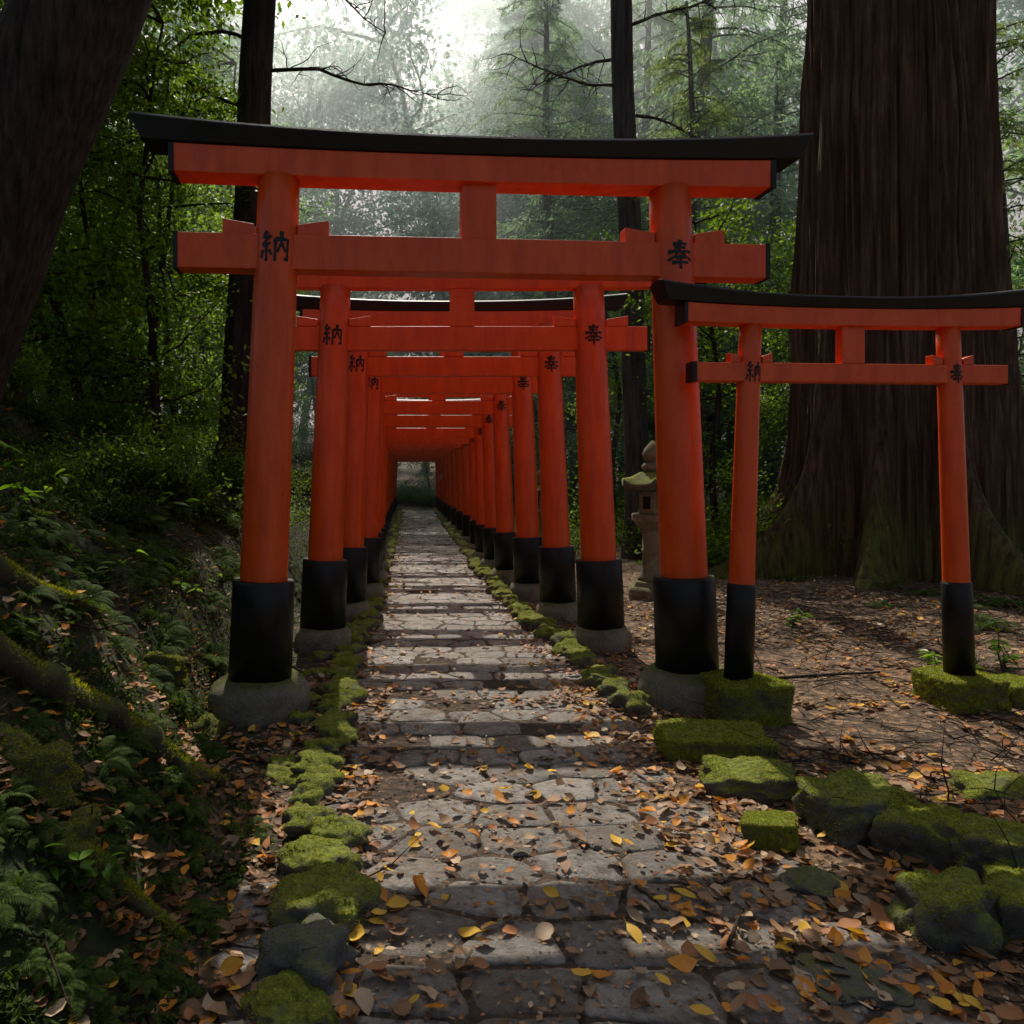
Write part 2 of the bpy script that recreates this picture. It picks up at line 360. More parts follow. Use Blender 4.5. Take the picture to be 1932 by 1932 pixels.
def torii(label, loc, rz, half, s, rk=1.0, small=False, base=.32, kover=.785, lean_amt=.13, ni=.55, depth=1.0, RED=RED, sweep=.09):
    T = empty('torii_gate', loc, rz); tag(T, label, 'torii gate', 'torii gates along the path' if not small else None)
    seg = 40 if loc[1] < 12 else 20
    ztop = 3.42*s; sl0 = .21*s if not small else 0.0; sl1 = (.84 if not small else .92)*s
    rb, rt = .158*rk, .132*rk
    rf = lambda z: rb+(rt-rb)*max(0, z-sl0)/(ztop-sl0)
    for sg in (-1, 1):
        lean = lambda z, sg=sg: -sg*lean_amt*s*(z/ztop)
        bx = sg*half
        m_ = MB(); o_ = 0
        zs = [sl0+(ztop-sl0)*i/14 for i in range(15)]
        m_.tube([(bx+lean(z), 0, z) for z in zs], [rf(z) for z in zs], seg)
        P = m_.build('pillar', RED, T, True)
        m_ = MB(); rs = 1.25*rb if not small else 1.07*rb
        zz = [sl0, sl1-.012, sl1, sl1+.001]; rr = [rs*1.02, rs, rs-.008, rf(sl1)]
        m_.tube([(bx+lean(z), 0, z) for z in zz], rr, seg)
        S = m_.build('pillar_sleeve', BLACK, P, False)
        for p in S.data.polygons: p.use_smooth = len(p.vertices) == 4 and abs(p.normal.z) < .5
        m_ = MB(); hh = .188*s
        w = .190*s*(.82 if small else 1)
        lettering(m_, G_NO if sg < 0 else G_HO, w, hh, bx, 2.94*s-hh*.45, rf, lean)
        m_.build('lettering', BLACK, P)
        if not small:
            m_ = MB(); b = base
            m_.lathe([(b*.94,-.12),(b*1.0,.0),(b*1.02,.06*s),(b*1.01,.11*s),(b*.97,.155*s),(b*.89,.195*s),(b*.76,.222*s),(b*.4,.232*s)], 40, bx, 0)
            m_.v = [(x+.022*nz(x*5,y_*5,z*5+sg), y_+.022*nz(x*5,y_*5+9,z*5), z+.014*nz(x*6,y_*6,4)) for x, y_, z in m_.v]
            m_.build('base_stone', BASEST, T, True)
    # tie beam
    nh = half-lean_amt*s*.85+ni*s; z0, z1 = 2.82*s, 3.045*s; d = .075*s*depth
    if small: z0, z1 = 2.86*s, 3.04*s
    m_ = MB(); m_.box(-nh, nh, -d, d, z0, z1); B = m_.build('tie_beam', RED, T, False, .006)
    for sg in (-1, 1):
        m_ = MB(); e = sg*nh; m_.box(min(e-sg*.022, e+sg*.006), max(e-sg*.022, e+sg*.006), -d-.004, d+.004, z0-.004, z1+.004); m_.build('end_cap', BLACK, B)
    for sg in (-1, 1):
        pc = sg*(half-lean_amt*s*.87)
        for side in (-1, 1):
            a = pc+side*(rt+.004); L = .20*s*(rk if small else 1); b_ = a+side*L; dd = .055*s
            hA, hB = .066*s, .098*s
            vs = [(a,-dd,z1+.001),(b_,-dd,z1+.001),(b_,-dd,z1+hB),(a,-dd,z1+hA),(a,dd,z1+.001),(b_,dd,z1+.001),(b_,dd,z1+hB),(a,dd,z1+hA)]
            fs = [(0,1,2,3),(5,4,7,6),(3,2,6,7),(1,5,6,2),(4,0,3,7),(0,4,5,1)]
            if side < 0: fs = [tuple(reversed(f)) for f in fs]
            m_ = MB(); m_.add(vs, fs); m_.build('wedge', RED, T, False, .004)
    m_ = MB(); ww = .115*s; m_.box(-ww, ww, -.055*s, .055*s, z1+.001, 3.405*s); m_.build('centre_strut', RED, T, False, .005)
    # lintel (red) and roof beam (black)
    kl = half+kover*s; sl = half+(kover-.25)*s; N = 32
    topc = lambda t: sweep*s*abs(t)**2.3
    botc = lambda t: sweep*.4*s*abs(t)**2.3
    m_ = MB(); d = .105*s*depth; vs = []
    for i in range(N+1):
        t = -1+2*i/N
        x = sl*t; k = botc(t*sl/kl)
        zt, zb = 3.565*s+k, 3.40*s+k*.55
        vs += [(x*.992,-d,zb),(x,-d*1.05,zt),(x,d*1.05,zt),(x*.992,d,zb)]
    fs = [(4*i+a, 4*i+(a+1)%4, 4*i+4+(a+1)%4, 4*i+4+a) for i in range(N) for a in range(4)]
    fs = [tuple(reversed(f)) for f in fs]
    fs += [(0,1,2,3), (4*N+3,4*N+2,4*N+1,4*N)]
    m_.add(vs, fs); Lb = m_.build('lintel', RED, T, False, .005)
    for sg in (-1, 1):
        k = botc(sl/kl); e0, e1 = sorted((sg*(sl-.022*s), sg*(sl+.012*s)))
        m_ = MB(); m_.box(e0, e1, -d*1.06-.004, d*1.06+.004, 3.40*s+k*.5-.006, 3.563*s+k); m_.build('end_cap', BLACK, Lb)
    m_ = MB(); vs = []; d0, d1 = .125*s*depth, .165*s*depth
    for i in range(N+1):
        t = -1+2*i/N; x = kl*t; tp, bt = topc(t), botc(t)
        zb = 3.568*s+bt; zt = 3.672*s+tp
        vs += [(x*.965,-d0,zb),(x*.995,-d1,zt-.02*s),(x,-d1*.9,zt),(x,0,zt+.03*s),(x,d1*.9,zt),(x*.995,d1,zt-.02*s),(x*.965,d0,zb)]
    q = 7
    fs = [tuple(reversed((q*i+a, q*i+(a+1)%q, q*i+q+(a+1)%q, q*i+q+a))) for i in range(N) for a in range(q)]
    fs += [tuple(range(q)), tuple(reversed([q*N+a for a in range(q)]))]
    m_.add(vs, fs); m_.build('roof_beam', BLACK, T, False, .005)
    return T
ORD = ['', '', 'second', 'third', 'fourth', 'fifth', 'sixth', 'seventh', 'eighth', 'ninth', 'tenth', 'eleventh', 'twelfth', 'thirteenth', 'fourteenth',
       'fifteenth', 'sixteenth', 'seventeenth', 'eighteenth', 'nineteenth', 'twentieth', 'twenty-first', 'twenty-second', 'last']
torii('largest vermilion torii gate at the front of the row', (.440,5.04,0), math.radians(4.0), 1.42, 1.0, ni=.63)
spec = [(6.75,1.23,.925,.245),(8.14,1.12,.91,.24),(9.53,1.03,.90,.26),(10.98,.98,.85,.25),(12.4,.97,.82,.24),(13.75,.97,.78,.24)]
yy = 15.4
while yy < 33.6: spec.append((yy, 1.0, .765, .24)); yy += 2.0
for i, (y, h, s, b) in enumerate(spec):
    torii(ORD[i+2]+' vermilion torii gate from the front in the tunnel over the path', (.45 if i < 3 else .40-.02*min(i-3,8), y, 0), math.radians(rp.uniform(-.3,.4)), h, s,
          1.0 if i == 0 else (.95 if i < 3 else (.84 if i < 6 else .74)), base=b, depth=.64)
# small gate
torii('small slender vermilion torii gate standing alone on mossy blocks in front of the giant cedar', (2.78,4.86,.235), math.radians(4), .73, .65, .5, True, kover=.82, lean_amt=.12, ni=.58, sweep=.13)

# ------------------------------------------------------------------ rocks
def rock_proto(seed, boxy, sub=4, fuzz=2200, rough=.16, bare=-.18, mats=None):
    bm = bmesh.new(); bmesh.ops.create_icosphere(bm, subdivisions=sub, radius=1.0)
    r = random.Random(seed); off = Vector((r.uniform(0,50), r.uniform(0,50), r.uniform(0,50)))
    for v in bm.verts:
        p = v.co.copy(); k = (abs(p.x)**boxy+abs(p.y)**boxy+abs(p.z)**boxy)**(1/boxy)
        q = p/k
        q *= 1+rough*mn.noise(q*1.3+off)+rough*.45*mn.noise(q*3.1+off)+rough*.2*mn.noise(q*8+off)
        v.co = q*.5
    bm.normal_update()
    mb = MB(); mb.add([v.co for v in bm.verts], [[v.index for v in f.verts] for f in bm.faces])
    fs = [f for f in bm.faces if f.normal.z > -.05]; ar = [f.calc_area() for f in fs]
    for f in (r.choices(fs, ar, k=fuzz) if fuzz else []):
        if mn.noise(f.calc_center_median()*3+off) < bare+(.0 if f.normal.z < .8 else -.12): continue
        c = Vector((0,0,0)); ws = [r.random() for _ in f.verts]; sw = sum(ws)
        for w, v in zip(ws, f.verts): c += v.co*(w/sw)
        n = (f.normal+Vector((r.gauss(0,.5), r.gauss(0,.5), r.gauss(.2,.4)))).normalized()
        t = n.orthogonal().normalized(); t = Matrix.Rotation(r.uniform(0,6.28), 3, n) @ t
        L = r.uniform(.012,.036); W = r.uniform(.006,.011)
        mb.add([c-t*W, c+t*W, c+n*L], [(0,1,2)], 1)
    bm.free()
    me = mb.mesh('mossy_stone', mats or [ROCK, MOSS], True); return me
RP = [rock_proto(i, 4.2, 4, 5200, .38, -.02) for i in range(6)]
BX = [rock_proto(20+i, 16.0, 5, 9000, .10, -.5, [BLOCKMOSS, MOSS]) for i in range(4)]
IR = [rock_proto(60+i, 8.0, 5, 6000, .26, -.05) for i in range(4)]
BK = [rock_proto(90+i, 2.6, 4, 6000, .5, -.6) for i in range(2)]
RF = [rock_proto(40+i, 3.6, 2, 350, .3) for i in range(4)]
GR = rock_proto(77, 3.8, 4, 900, .42)
G0 = rock_proto(78, 3.2, 4, 0, .36)
rk = random.Random(11)
def rock(me, x, y, z, dims, rz, label, group=None, name='mossy_stone', cat='stone', tilt=0, mat=None):
    o = link(name, me); o.location = (x, y, z); o.scale = dims; o.rotation_euler = (rk.uniform(-tilt,tilt), rk.uniform(-tilt,tilt), rz)
    if mat: o.material_slots[0].link = 'OBJECT'; o.material_slots[0].material = mat
    tag(o, label, cat, group); return o
# left edging, nearest ones singled out
for u, v, w, h, me, lab in [(580,1880,.25,.14,GR,'grey boulder with only patchy moss at the lower left end of the path edging'),
        (615,1760,.29,.12,RP[0],'broad mossy boulder just behind the bare grey boulder at the path edge'),
        (605,1665,.25,.08,RP[1],'low dark mossy stone behind the broad boulder on the left edge'),
        (640,1605,.20,.08,RP[2],'dark green stone touching the leaves at the left edge of the path'),
        (545,1960,.2,.07,RP[3],'small mossy stone at the bottom edge left of the path')]:
    y = F*CH/(v-V0)+w*.4; rock(me, gx(u,y), y, .01, (w,w*1.1,h*1.6), rk.uniform(0,6), lab, tilt=.2, mat=BAREROCK if me is GR else None)
# moss cushions in the left bank
for u, v, w, h, me, lab in [(40,1450,.30,.17,BK[0],'thick moss mound in the left bank below the long mossy root'),(300,1260,.34,.18,BK[1],'small moss mound on the left bank beside the ferns'),
        (120,1590,.22,.12,BK[1],'shaggy dark moss mound low on the bank at the left edge'),(380,1380,.26,.14,BK[0],'small rounded moss mound at the foot of the bank by the long root')]:
    x, y = hit(u, v); rock(me, x, y, H(x,y)-.03, (w,w*.9,h*1.2), rk.uniform(0,6), lab, tilt=.3, mat=MOSSROCK, name='moss_mound', cat='moss')
y = 3.3
while y < 33:
    near = y < 13; L = rk.uniform(.17,.30) if near else rk.uniform(.3,.5)
    x = -.42+rk.uniform(-.07,.05)-.10*sm((y-4)/2)+.08*sm((y-6)/3)
    rock(rk.choice(RP+IR[:2]) if near else rk.choice(RF), x, y, rk.uniform(-.02,.02), (rk.uniform(.15,.25), L, rk.uniform(.10,.17)), rk.uniform(-.5,.5)+rk.choice((0,PI)),
         'mossy edging stone in the row along the left side of the path' if near else 'far mossy edging stone on the left side under the gates', 'edging stones on the left' if near else 'far edging stones on the left', 'edging_stone', 'edging stone', .18)
    if near and rk.random() < .4:
        rock(rk.choice(RP), x-rk.uniform(.16,.26), y+.08, -.01, (rk.uniform(.12,.2), rk.uniform(.14,.22), rk.uniform(.08,.13)), rk.uniform(0,6), 'mossy edging stone in the row along the left side of the path', 'edging stones on the left', 'edging_stone', 'edging stone', .15)
    y += L*rk.uniform(.92,1.08)
y = 4.95
while y < 33:
    near = y < 13; L = rk.uniform(.20,.36) if near else rk.uniform(.3,.5)
    x = 1.40-.27*sm((y-5)/5.5)+rk.uniform(-.05,.05)
    rock(rk.choice(RP+IR) if near else rk.choice(RF), x, y, rk.uniform(.0,.03), (rk.uniform(.18,.26), L, rk.uniform(.14,.20)), rk.uniform(-.4,.4)+rk.choice((0,PI)),
         'mossy edging stone in the row along the right side of the path' if near else 'far mossy edging stone on the right side under the gates', 'edging stones on the right' if near else 'far edging stones on the right', 'edging_stone', 'edging stone', .16)
    y += L*rk.uniform(1.0,1.15)
# blocks carrying the small gate
rock(BX[0], 2.07, 4.80, .045, (.44,.42,.41), .03, 'square mossy block under the left leg of the small gate', name='stone_block', cat='stone block')
rock(BX[1], 1.66, 4.22, -.02, (.58,.40,.26), -.14, 'long mossy block stepped below the square block by the small gate', name='stone_block', cat='stone block')
rock(BX[2], 3.51, 4.92, .095, (.38,.40,.29), .05, 'mossy block under the right leg of the small gate', name='stone_block', cat='stone block')
rock(BX[3], 3.93, 5.0, .07, (.34,.3,.22), .2, 'low mossy block at the right edge beyond the small gate', name='stone_block', cat='stone block')
for u, v, w, d, h, z, me, rz, lab in [(1415,1512,.38,.28,.17,.03,IR[1],-.25,'flat mossy slab below the long block on the right of the path'),
        (1455,1605,.20,.18,.15,.02,BX[2],-.5,'small lone mossy stone lying in the leaves right of the path'),
        (1610,1590,.37,.32,.25,.05,IR[0],.35,'large bright mossy boulder in the middle of the right wall of rocks'),
        (1730,1640,.24,.28,.25,.04,IR[2],.9,'dark angular rock leaning beside the large bright boulder'),
        (1885,1690,.32,.28,.20,.09,IR[3],.2,'flat topped mossy rock at the right edge of the picture'),
        (1790,1795,.31,.28,.22,.04,RP[4],.6,'round shaggy moss covered boulder at the lower right'),
        (1940,1800,.24,.26,.22,.05,RP[5],.6,'dark mossy rock cut by the right edge of the picture'),
        (1890,1570,.30,.24,.14,.10,IR[1],-.3,'low mossy slab behind the flat topped rock at the right edge'),
        (1595,1900,.30,.22,.05,.005,G0,.2,'flat grey stone sunk among the leaves at the lower right'),
        (1530,1700,.22,.18,.07,.01,G0,.9,'small dull stone in front of the rock wall on the right')]:
    y = F*CH/(v-V0)+d*.45; rock(me, gx(u,y), y, z, (w,d,h), rz, lab, name='mossy_boulder' if w > .27 else 'mossy_stone', cat='boulder' if w > .27 else 'stone', tilt=.14 if me is not G0 else .02, mat=BAREROCK if me is G0 else None)

# ------------------------------------------------------------------ stone lanterns
def lantern(label, loc, sc):
    T = empty('stone_lantern', loc, .3, sc); tag(T, label, 'stone lantern', None)
    m = MB(); m.lathe([(.34,-.1),(.34,.10),(.31,.13),(.27,.14),(.24,.20),(.2,.21)], 6); m.build('base', LANT, T, False, .01)
    m = MB(); m.lathe([(.19,.21),(.165,.26),(.135,.36),(.125,.55),(.135,.56),(.135,.60),(.125,.61),(.13,.80),(.155,.86)], 24); m.build('post', LANT, T, True)
    m = MB(); m.lathe([(.16,.86),(.22,.90),(.285,.97),(.29,1.04),(.25,1.05)], 6); m.build('platform', LANT, T, False, .01)
    m = MB(); m.lathe([(.19,1.05),(.19,1.33)], 6); fb = m.build('firebox', LANT, T, False, .008)
    for k in range(6):
        t = PI/6+k*PI/3; c, s = math.cos(t), math.sin(t); rr = .19*math.cos(PI/6)+.003
        q = [(rr*c-s*a, rr*s+c*a, z) for a, z in ((-.05,1.11),(.05,1.11),(.05,1.27),(-.05,1.27))]
        m = MB(); m.add(q, [(0,1,2,3)]); m.build('window_dark_panel', BLACK, fb)  # black sheet in place of the shaded opening; the firebox stays solid
    m = MB(); n = 48; prof = [(.20,1.33),(.40,1.37),(.425,1.40),(.41,1.425),(.30,1.475),(.17,1.56),(.09,1.58)]
    for r, z in prof:
        for k in range(n):
            t = 2*PI*k/n; a = (t % (PI/3))-PI/6
            poly = math.cos(PI/6)/math.cos(a); cor = max(0, (poly-.866)/.134)
            m.v.append((r*poly*math.cos(t), r*poly*math.sin(t), z+.075*cor**2*(r/.42)**2))
    for i in range(len(prof)-1):
        for k in range(n): m.f.append((i*n+k, i*n+(k+1)%n, (i+1)*n+(k+1)%n, (i+1)*n+k)); m.m.append(0)
    m.f.append(tuple(range((len(prof)-1)*n, len(prof)*n))); m.m.append(0)
    m.build('roof', ROCK, T, True)
    m = MB(); m.lathe([(.09,1.57),(.13,1.61),(.14,1.65),(.10,1.69),(.07,1.70),(.11,1.74),(.125,1.80),(.10,1.87),(.05,1.93),(.012,1.97)], 24); m.build('finial', LANT, T, True)
    return T
lantern('tall stone lantern with mossy roof standing behind the front right pillar', (2.96,9.4,H(2.96,9.4)), .97)
lantern('smaller distant stone lantern glimpsed between the right hand gate pillars', (2.55,15.0,H(2.55,15)), .85)

# ------------------------------------------------------------------ trees
def limb(p, d, L, n=8, wob=.25, droop=0.0, r=random):
    pts = [Vector(p)]; d = Vector(d).normalized()
    for i in range(n):
        d = (d+Vector((r.gauss(0,wob), r.gauss(0,wob), r.gauss(0,wob)-droop))).normalized()
        pts.append(pts[-1]+d*(L/n))
    return pts
def taper(r0, r1, n): return [r0+(r1-r0)*i/(n-1) for i in range(n)]
def broadleaf(seed, hgt=6.0, nleaf=9000, size=.085, k=1.0, nl=22, r0=.075, low=2):
    r = random.Random(seed); T = MB(); C = []
    trunk = limb((0,0,-.2), (r.uniform(-.12,.12), r.uniform(-.12,.12), 1), hgt, 12, .07, 0, r)
    T.tube(trunk, taper(r0,r0*.2,13), 7)
    for i in range(nl):
        a = trunk[r.randrange(low, 13)]; t = r.uniform(0, 6.28)
        lb = limb(a, (math.cos(t), math.sin(t), r.uniform(.0,.5)), r.uniform(.7,1.9)*k, 6, .22, .02, r)
        T.tube(lb, taper(.022*k,.005*k,7), 5); C += lb[2:]
        for q in lb[2:5:2]:
            l2 = limb(q, (r.gauss(0,1), r.gauss(0,1), .1), r.uniform(.4,.8)*k, 4, .3, .03, r); T.tube(l2, taper(.009*k,.003*k,5), 4); C += l2[1:]
    C = np.array([tuple(c) for c in C]); idx = rng.integers(0, len(C), nleaf)
    pos = C[idx]+rng.normal(size=(nleaf,3))*np.array([.17,.17,.10])*k
    L = MB(); L.cloud(pos, size, size*.6, .5)
    return T, L
def conifer(seed, hgt=20., r0=.28, start=.3, nb=80, per=190, dead=10, Lm=1.0, nl=.22, nw=.04):
    r = random.Random(seed); T = MB(); P = []; D = []
    trunk = limb((0,0,-.4), (r.uniform(-.02,.02), r.uniform(-.02,.02), 1), hgt, 14, .012, 0, r)
    rr = taper(r0, r0*.2, 15); rr[0] *= 1.5; T.tube(trunk, rr, 14)
    def at(f):
        k = f*13.99; i = int(k); return trunk[i].lerp(trunk[i+1], k-i)
    for i in range(nb):
        f = start+(1-start)*(i/nb)**.9; f = min(f, .985); t = r.uniform(0, 6.28)
        L = ((1-f)**.6*r.uniform(2.2,3.6)+.4)*Lm
        lb = limb(at(f), (math.cos(t), math.sin(t), .25), L, 8, .10, .07, r); T.tube(lb, taper(.03,.006,9), 5)
        for q in range(per):
            k = 1.2+6.7*r.random(); j = int(k); p = lb[j].lerp(lb[min(j+1,8)], k-j); d = (lb[min(j+1,8)]-lb[j]).normalized()
            side = Vector((-d.y, d.x, 0))*r.choice((-1,1)); w = r.random()*L*.17
            P.append(tuple(p+side*w+d*w*.6+Vector((r.gauss(0,.04), r.gauss(0,.04), -w*.35+r.gauss(0,.05)))))
            D.append(tuple(side*.7+d*.6+Vector((0,0,-.5))))
    for i in range(dead):
        f = r.uniform(.1, start+.1); t = r.uniform(0, 6.28)
        lb = limb(at(f), (math.cos(t), math.sin(t), .15), r.uniform(.8,2.2), 7, .2, .03, r); T.tube(lb, taper(.022,.004,8), 5)
    L = MB(); L.cloud(np.array(P), nl, nw, .3, dirs=np.array(D), jit=.45)
    return T, L
BL = []
for i in range(4):
    T, L = broadleaf(100+i, 6.0, 7000, .085 if i < 2 else .10); BL.append((T.mesh('trunk', DARKB, True), L.mesh('crown', LEAF[0])))
BB = []
for i in range(3):
    T, L = broadleaf(150+i, 15.0, 11000, .21, 2.3, 34, .2, 2); BB.append((T.mesh('trunk', DARKB, True), L.mesh('crown', LEAF[0])))
CF = []
for i in range(4):
    T, L = conifer(200+i, 20, .28, (.30,.20,.38,.10)[i], (80,90,80,100)[i], (120,120,120,180)[i], (10,14,10,4)[i], (1,1.1,1,1.35)[i], .26, .045); CF.append((T.mesh('trunk', DARKB, True), L.mesh('crown', NEED[0])))
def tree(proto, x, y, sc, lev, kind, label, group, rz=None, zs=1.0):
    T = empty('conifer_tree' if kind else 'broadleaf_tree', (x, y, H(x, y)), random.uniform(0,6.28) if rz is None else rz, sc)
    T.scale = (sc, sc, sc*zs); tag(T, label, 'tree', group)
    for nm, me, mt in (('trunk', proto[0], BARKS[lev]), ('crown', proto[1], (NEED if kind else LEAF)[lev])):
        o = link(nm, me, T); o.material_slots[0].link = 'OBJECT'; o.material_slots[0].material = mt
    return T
rt = random.Random(21); random.seed(5)
def lev(y): return 0 if y < 14 else (1 if y < 21 else (2 if y < 33 else 3))  # depth picks how much haze is painted into the tree colours
HN = ['in the near shade', 'in the middle distance', 'fading into the haze', 'pale in the far mist']
n = 0
while n < 26:                                   # left understory
    y = rt.uniform(8.5, 34); x = rt.uniform(-.54*y-.5, -2.9-.02*y)
    if x > -3.6 and y < 12: continue
    l = lev(y); tree(rt.choice(BL), x, y, rt.uniform(.8,1.25), l, 0, 'small leaved broadleaf tree on the left bank '+HN[l], 'broadleaf trees on the left bank '+HN[l]); n += 1
n = 0
while n < 24:                                   # right understory
    y = rt.uniform(15, 36); x = rt.uniform(3.3+.02*y, .80*y)
    if abs(x-7.4) < 2.6 and abs(y-11.5) < 3: continue
    l = lev(y); tree(rt.choice(BL), x, y, rt.uniform(.75,1.2), l, 0, 'small leaved broadleaf tree on the right of the gates '+HN[l], 'broadleaf trees on the right '+HN[l]); n += 1
# taller broadleaf trees that fill the view behind
for k, (u, y, sc) in enumerate([(60,19,.75),(210,24,.8),(340,23,.75),(420,29,.9),(130,30,1.1),(300,34,1.2),(430,38,1.3),(500,43,1.3),(370,46,1.8),(520,54,1.9),(570,60,1.8),(690,72,1.0),(800,62,1.75),
        (860,54,2.0),(925,47,1.9),(930,58,2.3),(980,44,1.8),(1050,50,2.1),(1110,41,1.6),(1180,47,2.0),(1010,35,1.0),(1090,29,.8),(1240,36,1.3),(1290,28,1.0),(1390,32,1.2),(1470,29,1.0),(1340,44,1.9),(1480,42,1.8),(1230,25,.7),(1420,26,.8),(1900,24,1.2),(1945,21,1.1),(1925,32,1.5)]):
    l = lev(y); x = gx(u, y); s_ = 'left' if u < 775 else 'right'
    tree(rt.choice(BB), x, y, sc, l, 0, 'tall broadleaf tree with full crown to the '+s_+' '+HN[l], 'tall broadleaf trees '+s_+' '+HN[l])
for i in range(9):                              # low trees beyond the end of the path
    y = rt.uniform(40, 48); x = -7+i*1.9+rt.uniform(-.6,.6)
    tree(rt.choice(BL), x, y, rt.uniform(1.0,1.5), 2, 0, 'low broadleaf tree beyond the far end of the tunnel of gates', 'broadleaf trees beyond the path end')
# tall conifers: picture column, depth, scale
for k, (u, y, sc, w) in enumerate([(1278,23,1.2,1),(1460,27,1.1,3),(245,18,.75,0),(185,14.5,.7,2),(1322,19,.7,1),(1905,18,.8,1),(1000,36,1.35,3),(970,54,1.9,3),
        (1090,44,1.6,3),(430,44,1.45,3),(1180,30,1.15,3),(390,27,1.0,1),(320,34,1.2,3),(1390,34,1.3,3),(90,24,1.0,0),(1010,60,2.0,3),(1240,50,1.7,3),(400,58,1.8,3),(1060,24,.9,3),(960,40,1.4,3),(1050,33,1.2,3)]):
    l = lev(y); x = gx(u, y)
    tree(CF[w], x, y, sc, l, 1, 'tall straight conifer '+('left' if u < 775 else 'right')+' of the gates '+HN[l], 'tall conifers '+('left ' if u < 775 else 'right ')+HN[l])
# thin young trunks
for u, y, sc, lab in [(300,10.5,1.0,'thin young tree between the leaning trunk and the dark trunk on the left'),(1365,12.8,1.0,'thin young tree with slanting stem beside the giant cedar')]:
    tree(BL[0], gx(u,y), y, sc, 0, 0, lab, None)

# mid trunks with bare limbs
def big_trunk(name, label, base, top, r0, r1, matb, limbs, seed, shade_crowns=None, flare=.7):
    r = random.Random(seed); T = empty(name, base); tag(T, label, 'tree')
    b = Vector(base); d = Vector(top)-b; N = 40; seg = 48; m = MB()
    for i in range(N+1):
        f = i/N; p = d*f; rad = r0+(r1-r0)*f+r0*flare*math.exp(-d.z*f/.45)
        p = p+Vector((.06*nz(f*4,seed), .06*nz(f*4,seed+9), 0))*min(1,f*4)
        for k in range(seg):
            t = 2*PI*k/seg; q = rad*(1+.05*nz(math.cos(t)*3.5, math.sin(t)*3.5, f*4+seed)+.03*nz(math.cos(t)*10, math.sin(t)*10, f*9))
            m.v.append((p.x+q*math.cos(t), p.y+q*math.sin(t), p.z-.3*(i == 0)))
    for i in range(N):
        for k in range(seg): m.f.append((i*seg+k, i*seg+(k+1)%seg, (i+1)*seg+(k+1)%seg, (i+1)*seg+k)); m.m.append(0)
    m.f.append(tuple(N*seg+k for k in range(seg))); m.m.append(0)
    m.build('trunk', matb, T, True)
    for f, dr, L in limbs:
        m = MB(); lb = limb(d*f, dr, L, 12, .13, .01, r); m.tube(lb, taper(.035,.007,13), 7)
        for q in lb[2:]:
            for _ in range(2):
                l2 = limb(q, Vector(dr)*.7+Vector((r.gauss(0,.6), r.gauss(0,.6), r.gauss(0,.5))), r.uniform(.3,1.0)*L*.35, 7, .22, .02, r); m.tube(l2, taper(.011,.003,8), 4)
                if r.random() < .6: m.tube(limb(l2[3], (r.gauss(0,1), r.gauss(0,1), r.gauss(0,.6)), .3*L*.35, 4, .2, .02, r), taper(.006,.002,5), 4)
        m.build('bare_limb', matb, T, True)
    if shade_crowns:  # overhead leaf clusters placed for the shade they cast below
        pts = []; tw = MB()
        for c, rad, n in shade_crowns:
            c = Vector(c)-b
            sub = [c+Vector((r.gauss(0,.45)*rad, r.gauss(0,.45)*rad, r.gauss(0,.22)*rad)) for _ in range(26)]
            for q in sub: tw.tube([d*.97, (d+q)*.5+Vector((r.gauss(0,.3),r.gauss(0,.3),.3)), q], [.06,.035,.008], 5)
            S = np.array([tuple(q) for q in sub])[rng.integers(0, 26, n)]
            pts.append(S+rng.normal(size=(n,3))*np.array([.5,.5,.28]))
        tw.build('branches', matb, T, True)
        m = MB(); m.cloud(np.concatenate(pts), .16, .09, .5); m.build('crown', LEAF[0], T)
    return T
y = 12.0; bx_ = gx(448, y)
big_trunk('cedar_tree', 'dark straight trunk with bare crooked limbs behind the front left pillar', (bx_,y,H(bx_,y)), (gx(506,y),y+.2,13), .30, .22, DARKB,
          [(.56,(1,-.1,.15),3.0),(.60,(-1,.1,.2),2.2),(.66,(1,.2,.1),2.2),(.50,(-.9,-.3,.35),1.6),(.72,(.9,-.3,-.1),2.4),(.47,(.8,.2,.3),1.2)], 31)
y = 14.0; bx_ = gx(1207, y)
big_trunk('cedar_tree', 'slim dark cedar trunk rising behind the right end of the front gate', (bx_,y,H(bx_,y)), (gx(1168,y),y+.3,14), .22, .18, BARKS[1],
          [(.62,(-1,-.1,.1),2.4),(.58,(1,.1,.25),1.8),(.70,(1,-.3,.0),2.4),(.66,(-.9,.3,.3),2.0)], 33)
# leaning tree at the left edge, with leaf clusters added overhead, mostly unseen, to shade the bank
big_trunk('leaning_tree', 'massive dark tree leaning in from the left edge of the picture', (-4.12,6.0,1.5), (-2.0,6.6,7.6), .56, .47, GREYB, [], 35,
          [((-4.7,12,10.5),2.4,4000),((-6,15.5,12.5),2.4,2500),((-3.9,8.0,9.2),2.0,5000),((-4.3,10.5,9.8),1.6,2400),((-7,9,9.5),2.6,4500),((-4.4,14.5,11.0),1.6,2000)], .25)
